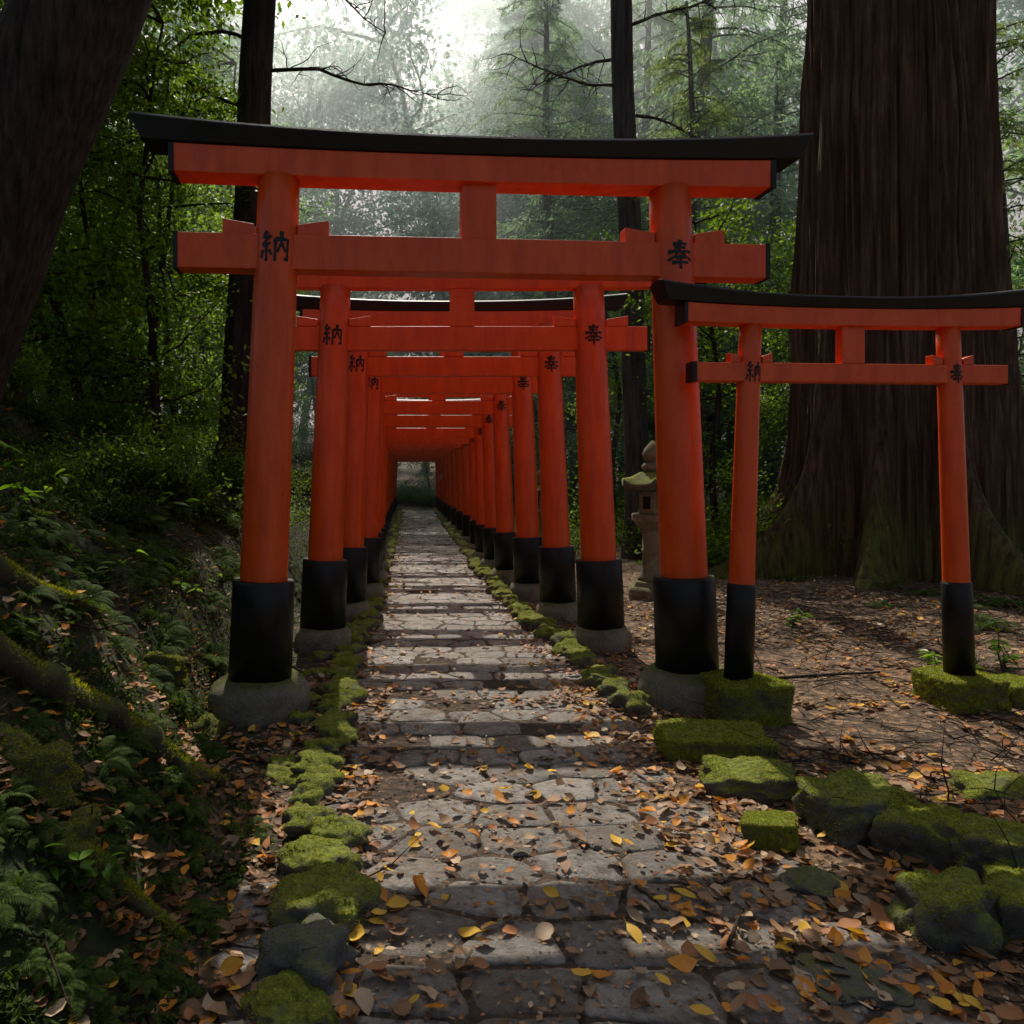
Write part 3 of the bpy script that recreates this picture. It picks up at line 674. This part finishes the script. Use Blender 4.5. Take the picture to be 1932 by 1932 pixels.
# giant cedar
LOBES = [(147,.95),(-170,1.15),(-128,.7),(-92,1.0),(-48,.8),(0,.8),(50,.8),(100,.8)]
def giant():
    T = empty('giant_cedar_tree', (7.4,11.6,.0)); tag(T, 'giant old cedar with a flared fluted trunk filling the right side', 'tree')
    m = MB(); N = 110; seg = 480; top = 15.
    for i in range(N+1):
        z = -.4+top*(i/N)**1.4
        for k in range(seg):
            t = 2*PI*k/seg; c, s = math.cos(t), math.sin(t); zz = max(z, 0); lob = 0
            for a0, am in LOBES:
                dl = (t-math.radians(a0)-.06*math.sin(z*1.1+a0)+PI) % (2*PI)-PI
                lob += am*math.exp(-(dl/(.12+.05*math.exp(-zz)))**2)
            r = 1.18-.008*zz+.10*math.exp(-zz/2.2)+lob*(1.35*math.exp(-zz/.7)+.50*math.exp(-zz/2.6)+.04)
            a = mn.noise(Vector((c*6, s*6, z*.10)))
            r += .09*a+.17*(abs(mn.noise(Vector((c*12, s*12, z*.15+5))))-.22)+.08*abs(mn.noise(Vector((c*30, s*30, z*.4+2))))+.09*mn.noise(Vector((c*2, s*2, z*.4)))+.10*math.exp(-zz)*mn.noise(Vector((c*5, s*5, z*2)))
            m.v.append((r*c-.012*z, r*s, z))
    for i in range(N):
        for k in range(seg): m.f.append((i*seg+k, i*seg+(k+1)%seg, (i+1)*seg+(k+1)%seg, (i+1)*seg+k)); m.m.append(0)
    m.f.append(tuple(N*seg+k for k in range(seg))); m.m.append(0)
    m.build('trunk', CEDARB, T, True)
    r = random.Random(9); tw = MB(); P = []; D = []
    for i in range(16):
        z = r.uniform(11, 15); t = r.uniform(0, 6.28); L = r.uniform(2.5,4.2)
        lb = limb((math.cos(t)*1.0, math.sin(t)*1.0, z), (math.cos(t), math.sin(t), .2), L, 9, .1, .03, r); tw.tube(lb, taper(.09,.01,10), 6)
        for q in range(100):
            k = 2+6.9*r.random(); j = int(k); p = lb[j].lerp(lb[j+1], k-j); d = (lb[j+1]-lb[j]).normalized()
            side = Vector((-d.y, d.x, 0))*r.choice((-1,1)); w = r.random()*.9
            P.append(tuple(p+side*w+d*w*.5+Vector((0,0,-w*.3+r.gauss(0,.08))))); D.append(tuple(side*.7+d*.6+Vector((0,0,-.4))))
    tw.build('branches', CEDARB, T, True)
    m = MB(); m.cloud(np.array(P), .3, .06, .3, dirs=np.array(D), jit=.4); m.build('crown', NEED[0], T)
giant()

# ------------------------------------------------------------------ shrubs, ferns, saplings, undergrowth
def bush(seed, n=2600, size=.06):
    r = random.Random(seed); st = MB(); C = []
    for i in range(12):
        t = r.uniform(0, 6.28); lb = limb((r.gauss(0,.1), r.gauss(0,.1), -.05), (math.cos(t)*.8, math.sin(t)*.8, 1), r.uniform(.5,1.1), 6, .2, .03, r)
        st.tube(lb, taper(.012,.003,7), 4); C += lb[2:]
    C = np.array([tuple(c) for c in C])[rng.integers(0, len(C), n)]+rng.normal(size=(n,3))*np.array([.13,.13,.09])
    L = MB(); L.cloud(C, size, size*.55, .6); return st.mesh('stems', DARKB), L.mesh('foliage', LEAF[0])
BU = [bush(300+i, 2200, (.06,.075,.05)[i]) for i in range(3)]
BS = [bush(320+i, 500, (.13,.17)[i]) for i in range(2)]
def shrub(x, y, sc, l, label, group, P=None, mt=None):
    T = empty('shrub', (x, y, H(x, y)), random.uniform(0,6.28), sc); tag(T, label, 'shrub', group); p = random.choice(P or BU)
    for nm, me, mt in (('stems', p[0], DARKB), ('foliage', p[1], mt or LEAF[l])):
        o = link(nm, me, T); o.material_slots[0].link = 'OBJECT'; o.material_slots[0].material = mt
for i in range(44):
    y = rt.uniform(6, 28); x = rt.uniform(-.54*y-.3, -1.9 if y > 9 else -2.3)
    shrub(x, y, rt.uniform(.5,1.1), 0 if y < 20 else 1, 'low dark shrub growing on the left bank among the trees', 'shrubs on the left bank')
for i in range(34):                             # the bank just behind the left hand posts
    y = 6.2+13*rt.random()**1.3; x = -1.55-.03*y-1.1*rt.random()
    shrub(x, y, rt.uniform(.35,.6), 0, 'small leafy shrub on the bank behind the left hand gate posts', 'shrubs behind the left posts', BU+BS, UNDER)
for i in range(30):
    y = 3.4+7*rt.random(); x = rt.uniform(-.53*y-.1, xb(y)-.12)
    shrub(x, y, rt.uniform(.14,.26), 0, 'little leafy plant growing on the mossy face of the left bank', 'little plants on the bank face', BS, UNDER)
for i in range(38):
    y = rt.uniform(11, 30); x = rt.uniform(2.6, .78*y)
    if abs(x-7.4) < 2.9 and abs(y-11.6) < 3 or (abs(x-2.9) < .8 and y < 11.5): continue
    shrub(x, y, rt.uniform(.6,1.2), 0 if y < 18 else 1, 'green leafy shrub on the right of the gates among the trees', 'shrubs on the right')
for i in range(16):                             # between the front gate and the giant cedar
    y = rt.uniform(11.8, 17); x = gx(rt.uniform(1200, 1440), y)
    shrub(x, y, rt.uniform(.8,1.5), 0, 'bright green bush between the gates and the giant cedar', 'bushes beside the giant cedar')
for i in range(16):
    y = rt.uniform(37, 42); x = -3.5+i*.55
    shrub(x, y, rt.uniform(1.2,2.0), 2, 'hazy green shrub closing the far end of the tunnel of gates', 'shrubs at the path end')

def frond(mb, base, az, L, r, rise=.9):
    pts = []; n = 18
    for i in range(n+1):
        t = i/n; rr = L*(t-.12*t*t); pts.append(Vector((math.cos(az)*rr*.9, math.sin(az)*rr*.9, L*(rise*t-.95*rise*t*t)))+Vector(base))
    side = Vector((-math.sin(az), math.cos(az), 0))
    mb.tube(pts, taper(.004,.001,n+1), 3, cap=False)
    for i in range(2, n+1):
        t = i/n; w = L*.20*math.sin(PI*min(1, .12+.88*t))**.8*(1-.25*t)+.004
        d = (pts[i]-pts[i-1]).normalized()
        for s in (-1, 1):
            a = pts[i]; tip = a+side*s*w+d*w*.35-Vector((0,0,w*.25)); b = d*(L/n*.42)
            m_ = a.lerp(tip, .45)
            mb.add([a-b*.6, m_-b, tip, m_+b, a+b*.6], [(0,1,2,3,4)] if s > 0 else [(4,3,2,1,0)])
FE = []
for i in range(4):
    r = random.Random(400+i); m = MB(); k = r.randint(6, 9)
    for j in range(k): frond(m, (0,0,0), 6.28*j/k+r.uniform(-.3,.3), r.uniform(.26,.42), r, r.uniform(.6,1.1))
    FE.append(m.mesh('fern', FERN))
nf = 0
while nf < 290:
    y = 1.75+8.5*rt.random()**1.2; x = rt.uniform(-.56*y-.1, xb(y)+.10)
    if y > 2.6 and nz(x*1.3, y*1.3, 77) < -.3: continue
    o = link('fern', rt.choice(FE)); o.location = (x, y, H(x, y)+.01); o.scale = (rt.uniform(.36,.64)*min(1.2, .2+.19*y),)*3; o.rotation_euler = (rt.uniform(-.2,.2), .4, rt.uniform(-1.2,1.2))
    tag(o, 'small green fern growing on the shaded bank left of the path', 'fern', 'ferns on the left bank'); nf += 1
for i in range(14):
    y = rt.uniform(7, 11); x = rt.uniform(5.0, .8*y)if i > 5 else gx(1900, 8.2)+rt.uniform(-.5,.7)
    if i <= 5: y = 8.2+rt.uniform(-.5,.5)
    o = link('fern', rt.choice(FE)); o.location = (x, y, H(x, y)-.01); o.scale = (rt.uniform(.8,1.3),)*3; o.rotation_euler = (0, 0, rt.uniform(0,6.28))
    tag(o, 'green fern by the foot of the giant cedar', 'fern', 'ferns on the right')
def leaf_blade(mb, p, d, n, L, W, mi=0, fold=.15):
    d = d.normalized(); s = d.cross(n).normalized(); n = s.cross(d); vs = []
    for t, w in ((0,.05),(.2,.75),(.45,1.0),(.72,.68),(1,.02)):
        c = p+d*(L*t)-n*(L*.22*t*t)
        vs += [c+s*W*.5*w+n*fold*W*w, c, c-s*W*.5*w+n*fold*W*w]
    mb.add(vs, [(3*i+a, 3*i+a+1, 3*i+a+4, 3*i+a+3) for i in range(4) for a in (0,1)], mi)
def sapling(seed, label, loc, h, nl, L, group=None):
    r = random.Random(seed); T = empty('sapling', loc); tag(T, label, 'sapling', group); st = MB(); lf = MB()
    for q in range(4):
        t = r.uniform(0, 6.28); lb = limb((0,0,-.03), (math.cos(t)*.7, math.sin(t)*.7, 1), h*r.uniform(.7,1.1), 8, .15, .04, r); st.tube(lb, taper(.007,.002,9), 5)
        for k in range(nl):
            j = r.randrange(3, 9); p = lb[j]; a = r.uniform(0, 6.28)
            leaf_blade(lf, p, Vector((math.cos(a), math.sin(a), r.uniform(-.3,.3))), Vector((r.gauss(0,.3), r.gauss(0,.3), 1)), L*r.uniform(.7,1.2), L*.45*r.uniform(.8,1.1))
    st.build('stem', TWIG, T, True); lf.build('foliage', BRIGHTL, T)
for k, (u, v, h, nl, L, lab) in enumerate([(110,800,.7,7,.15,'sapling with large bright leaves beside the leaning tree'),(255,1010,.5,6,.15,'sapling with broad pale leaves low on the left bank'),
        (300,880,.7,8,.13,'leafy sapling on top of the left bank in front of the thin young tree'),(405,990,.5,7,.12,'leafy sapling left of the front left pillar'),
        (1800,1290,.34,14,.09,'bright green seedling growing around the right leg of the small gate'),(1895,1270,.4,12,.09,'bright green seedling right of the small gate at the picture edge'),
        (1490,1180,.25,8,.08,'tiny green seedling on the leaf litter before the giant cedar'),(130,1680,.2,7,.06,'small bright seedling low on the bank at the lower left'),
        (60,960,.55,7,.14,'sapling with bright leaves at the left edge on the bank'),(350,1130,.35,6,.09,'small sprig with glossy leaves beside the black base of the front left pillar'),(180,1110,.4,6,.11,'broad leaved sprig halfway up the left bank')]):
    x, y = hit(u, v); sapling(500+k, lab, (x, y, H(x, y)), h, nl, L)
# undergrowth, one uncountable mass
C = []
ru = random.Random(8)
while len(C) < 60000:
    y = 1.75+14.5*ru.random()**1.4; x = ru.uniform(-.58*y-.8, xb(y)+.12)
    if nz(x*2.2, y*2.2, 9) < -.05 and ru.random() < .85: continue
    h = .01+.14*max(0, nz(x*1.5, y*1.5, 4)+.3)*ru.random()*(.4+.14*y)
    C.append((x, y, H(x, y)+h))
for i in range(14000):
    y = ru.uniform(10, 26); x = ru.uniform(1.9, .82*y)
    if nz(x*1.2, y*1.2, 9) < .0: continue
    C.append((x, y, H(x, y)+.3*ru.random()**2))
m = MB(); C = np.array(C); m.cloud(C, .034, .018, .5)
o = m.build('undergrowth', UNDER); tag(o, 'low dark leafy ground cover on the left bank and under the trees', 'undergrowth', kind='stuff')

# mossy roots on the bank
def root(label, uv, r0, r1, lift=.5):
    P = []
    for (a, b), (c, d) in zip(uv[:-1], uv[1:]):
        for i in range(8):
            t = i/8; x, y = hit(a+(c-a)*t, b+(d-b)*t); P.append(Vector((x, y, H(x, y)+r0*lift)))
    for _ in range(5): P = [P[0]]+[(P[i-1]+P[i]*2+P[i+1])/4 for i in range(1, len(P)-1)]+[P[-1]]
    m = MB(); m.tube(P, taper(r0, r1, len(P)), 14)
    m.v = [tuple(Vector(p)*(1)+Vector((mn.noise(Vector(p)*9), mn.noise(Vector(p)*9+Vector((7,0,0))), mn.noise(Vector(p)*9+Vector((0,7,0)))))*r0*.5) for p in m.v]
    for i in range(4000):
        k = random.randrange(len(P)-1); t = random.random(); c = P[k].lerp(P[k+1], t); rr = r0+(r1-r0)*(k/len(P))
        n = Vector((random.gauss(0,.7), random.gauss(0,.7), abs(random.gauss(0,1)))).normalized(); tt = n.orthogonal().normalized()
        c = c+n*rr*.95; m.add([c-tt*.003, c+tt*.003, c+n*random.uniform(.006,.018)], [(0,1,2)], 1)
    o = m.build('tree_root', [ROOTB, MOSS], None, True); tag(o, label, 'root')
root('long thick mossy root sloping across the left bank to the path', [(-60,1235),(60,1300),(160,1345),(270,1405),(350,1470),(430,1500)], .072,.03)
root('dark mossy root at the lower left beside the fallen leaves', [(150,1640),(215,1690),(280,1750),(350,1800)], .045,.022)
root('thin mossy root creeping down the upper part of the left bank', [(-20,1080),(60,1130),(150,1150),(240,1210)], .05,.02)

# ------------------------------------------------------------------ fallen leaves and twigs
def dead_leaf(r, L=1.0):
    W = r.uniform(.40,.74); cu, fo, tw = r.uniform(-.45,.9), r.uniform(-.1,.6), r.uniform(-.5,.5); vs = []; sk = r.uniform(-.12,.12)
    for t, w in ((0,.04),(.12,.45),(.3,.88),(.5,1.0),(.7,.78),(.88,.38),(1,.02)):
        x = t-.5; z = cu*x*x*.9
        for s in (1, 0, -1):
            y_ = s*W*.5*w*(1+r.uniform(-.16,.16)); vs.append((x*(1-.12*max(0,fo)), y_+sk*x*x*4, z+fo*abs(y_)+tw*x*y_+r.uniform(-.025,.025)))
    n0 = len(vs); vs += [(-.5,.012+sk,cu*.22),(-.5,-.012+sk,cu*.22),(-.78,sk*1.4,cu*.3+r.uniform(0,.1))]
    fs = [(3*i+a, 3*i+a+3, 3*i+a+4, 3*i+a+1) for i in range(6) for a in (0,1)]; fs = [tuple(reversed(f)) for f in fs]+[(n0,n0+1,n0+2)]
    return vs, fs
rl = random.Random(17)
TEMPL = [dead_leaf(rl) for _ in range(22)]
LM = []
for (vs, fs) in TEMPL:
    row = []
    for c in DEAD:
        m = MB(); m.add(vs, fs); row.append(m.mesh('fallen_leaf', c, True))
    LM.append(row)
CN = ['yellow', 'orange', 'brown', 'rust red', 'pale tan']
def pickc(): return rl.choices(range(5), [.06,.09,.58,.16,.11])[0]
def floor(x, y):
    h = H(x, y)
    if -.42 < x < 1.4: h = h+.009
    return h
cnt = 0
while cnt < 298:
    v = rl.uniform(1380, 1935); u = rl.uniform(330, 1930); y = F*CH/(v-V0); x = gx(u, y)
    if x < xb(y)-.25 or x > xr(y)+1.6: continue
    if 800 < u < 1200 and rl.random() < .3: continue
    c = rl.choices(range(5), [.24,.22,.28,.15,.11])[0]; L = rl.uniform(.05,.10); o = link('fallen_leaf', LM[rl.randrange(22)][c])
    o.location = (x, y, floor(x, y)+.012+rl.uniform(0,.014)); o.scale = (L,L,L); o.rotation_euler = (rl.gauss(0,.28), rl.gauss(0,.28), rl.uniform(0,6.28))
    tag(o, CN[c]+' fallen leaf lying in the foreground on or beside the path', 'leaf', CN[c]+' fallen leaves in the foreground'); cnt += 1
m = MB(); cnt = 0
def put(x, y, L, c, up=0):
    vs, fs = TEMPL[rl.randrange(22)]
    M = Matrix.Translation((x, y, floor(x, y)+.004+up)) @ Matrix.Rotation(rl.uniform(0,6.28),4,'Z') @ Matrix.Rotation(rl.gauss(0,.25),4,'X') @ Matrix.Rotation(rl.gauss(0,.25),4,'Y') @ Matrix.Scale(L,4)
    m.add([M @ Vector(p) for p in vs], fs, c)
for i in range(5000):                              # foreground, thick at the edges
    y = rl.uniform(1.6, 5.5); x = rl.uniform(xb(y)-.2, xr(y)+.3)
    if -.15 < x < 1.0 and rl.random() < .60+.055*y: continue
    put(x, y, rl.uniform(.025,.082), pickc(), rl.uniform(0,.018))
for i in range(5200):                              # right hand floor
    y = 3+9*rl.random()**1.2; x = rl.uniform(xr(y), .84*y+.4)
    if nz(x*1.2, y*1.2, 15) < -.25: continue
    put(x, y, rl.uniform(.035,.085), pickc(), rl.uniform(0,.02))
for i in range(3700):                              # path farther on, thicker at the sides
    y = 5+24*rl.random()**1.6; x = rl.choice((-.42,1.22))+rl.gauss(0,.18) if rl.random() < .8 else rl.uniform(-.4,1.35); put(x, y, rl.uniform(.03,.075), pickc(), rl.uniform(0,.02))
for i in range(1700):
    y = 2.2+8*rl.random()**1.5; x = rl.uniform(-.57*y, xb(y)); put(x, y, rl.uniform(.03,.065), rl.choice((2,2,3,2,1)), .03)
for i in range(10500):                              # crumbs
    y = 1.6+9*rl.random()**1.6; x = rl.uniform(xb(y)-.1, .8*y if rl.random() < .5 else xr(y)+.2)
    if -.2 < x < 1.0 and rl.random() < .3: continue
    put(x, y, rl.uniform(.008,.028), rl.choice((2,2,3,4)))
o = m.build('leaf_litter', DEAD, None, True); tag(o, 'scattered brown and orange leaf litter over path and forest floor', 'leaf litter', kind='stuff')
m = MB()
for i in range(2300):
    y = rl.uniform(2, 10.5); x = rl.uniform(xr(y)+.1, .83*y) if rl.random() < .8 else rl.uniform(xb(y)-.8, xb(y)+.4)
    if rl.random() < .5: y = rl.uniform(6.5, 9.8); x = rl.uniform(2.5, 7.5)
    L = rl.uniform(.1,.55); t = rl.uniform(0, 6.28); lb = limb((x, y, H(x, y)+.01), (math.cos(t), math.sin(t), rl.uniform(0,.35)), L, 5, .2, .05, rl)
    lb = [Vector((p.x, p.y, max(p.z, H(p.x, p.y)+.004))) for p in lb]; m.tube(lb, taper(rl.uniform(.002,.006),.001,6), 4)
o = m.build('fallen_twigs', TWIG, None, True); tag(o, 'tangle of thin fallen twigs on the forest floor', 'twigs', kind='stuff')
for u0, v0, u1, v1, rr, lab in [(1455,1295,1660,1285,.014,'straight fallen stick on the sunlit ground between the legs of the small gate'),(1375,1805,1400,1735,.008,'short upright broken stick among the leaves at the lower right'),(1200,1690,1260,1740,.007,'thin dark twig lying across the paving in the foreground')]:
    a = F*CH/(v0-V0); b = F*CH/(v1-V0); A = Vector((gx(u0,a), a, 0)); B = Vector((gx(u1,b), b, 0)); P = [A.lerp(B, i/6) for i in range(7)]
    for i, p in enumerate(P): p.z = floor(p.x, p.y)+.02+rr*.5+rl.uniform(0,.01)
    m = MB(); m.tube(P, taper(rr, rr*.6, 7), 7); o = m.build('fallen_stick', TWIG, None, True); tag(o, lab, 'stick')

# ------------------------------------------------------------------ morning mist hanging in the wood, thin near the front gate and low down
mm = bpy.data.materials.new('mist'); mm.use_nodes = True; nt = mm.node_tree
nt.nodes.remove(nt.nodes['Principled BSDF'])
vs_ = nt.nodes.new('ShaderNodeVolumeScatter'); vs_.inputs['Anisotropy'].default_value = .70; vs_.inputs['Color'].default_value = (.86,.98,.98,1)
px, py, pz = sepz(nt, 'Position')[0:3]
def lin(s_, a, b):
    n_ = nd(nt, 'ShaderNodeMapRange'); n_.clamp = True; n_.inputs['From Min'].default_value = a; n_.inputs['From Max'].default_value = b
    nt.links.new(s_, n_.inputs['Value']); return n_.outputs[0]
hgt = math_(nt, 'ADD', math_(nt, 'MULTIPLY', lin(pz, 1.5, 7.0), .72), .28)
dens = math_(nt, 'MULTIPLY', math_(nt, 'MULTIPLY', lin(py, 14.0, 38.0), hgt), .0215)
nt.links.new(dens, vs_.inputs['Density'])
nt.links.new(vs_.outputs[0], nt.nodes['Material Output'].inputs['Volume'])
m = MB(); m.box(-70, 80, -12.0, 90, -2, 30); o = m.build('mist', mm); tag(o, 'pale sunlit mist hanging among the trees', 'mist', kind='structure')

# ------------------------------------------------------------------ light, sky, camera
AZ, EL = math.radians(-3), math.radians(51)
S = Vector((math.sin(AZ)*math.cos(EL), math.cos(AZ)*math.cos(EL), math.sin(EL)))
sd = bpy.data.lights.new('sun', 'SUN'); sd.energy = 5.0; sd.angle = math.radians(.5); sd.color = (1,.92,.79)
so = bpy.data.objects.new('sun', sd); COL.objects.link(so); so.rotation_euler = (-S).to_track_quat('-Z', 'Y').to_euler(); so.location = (0,0,30)
w = bpy.data.worlds.new('World'); scene.world = w; w.use_nodes = True; nt = w.node_tree
sky = nt.nodes.new('ShaderNodeTexSky'); sky.sky_type = 'NISHITA'; sky.sun_disc = False; sky.sun_elevation = EL; sky.sun_rotation = AZ; sky.dust_density = 4.0; sky.air_density = .8
hs = nt.nodes.new('ShaderNodeHueSaturation'); hs.inputs['Saturation'].default_value = .6
nt.links.new(sky.outputs[0], hs.inputs['Color'])
bg = nt.nodes['Background']; nt.links.new(hs.outputs[0], bg.inputs[0]); bg.inputs[1].default_value = .100
cd = bpy.data.cameras.new('camera'); co = bpy.data.objects.new('camera', cd); COL.objects.link(co)
co.location = (0,0,CH); co.rotation_euler = (PI/2,0,0); cd.sensor_width = 36; cd.lens = 36*F/1932
cd.shift_x = (966-U0)/1932; cd.shift_y = -(966-V0)/1932; cd.clip_end = 1500; cd.clip_start = .05
scene.camera = co
scene.view_settings.view_transform = 'Standard'; scene.view_settings.look = 'None'; scene.view_settings.exposure = 0
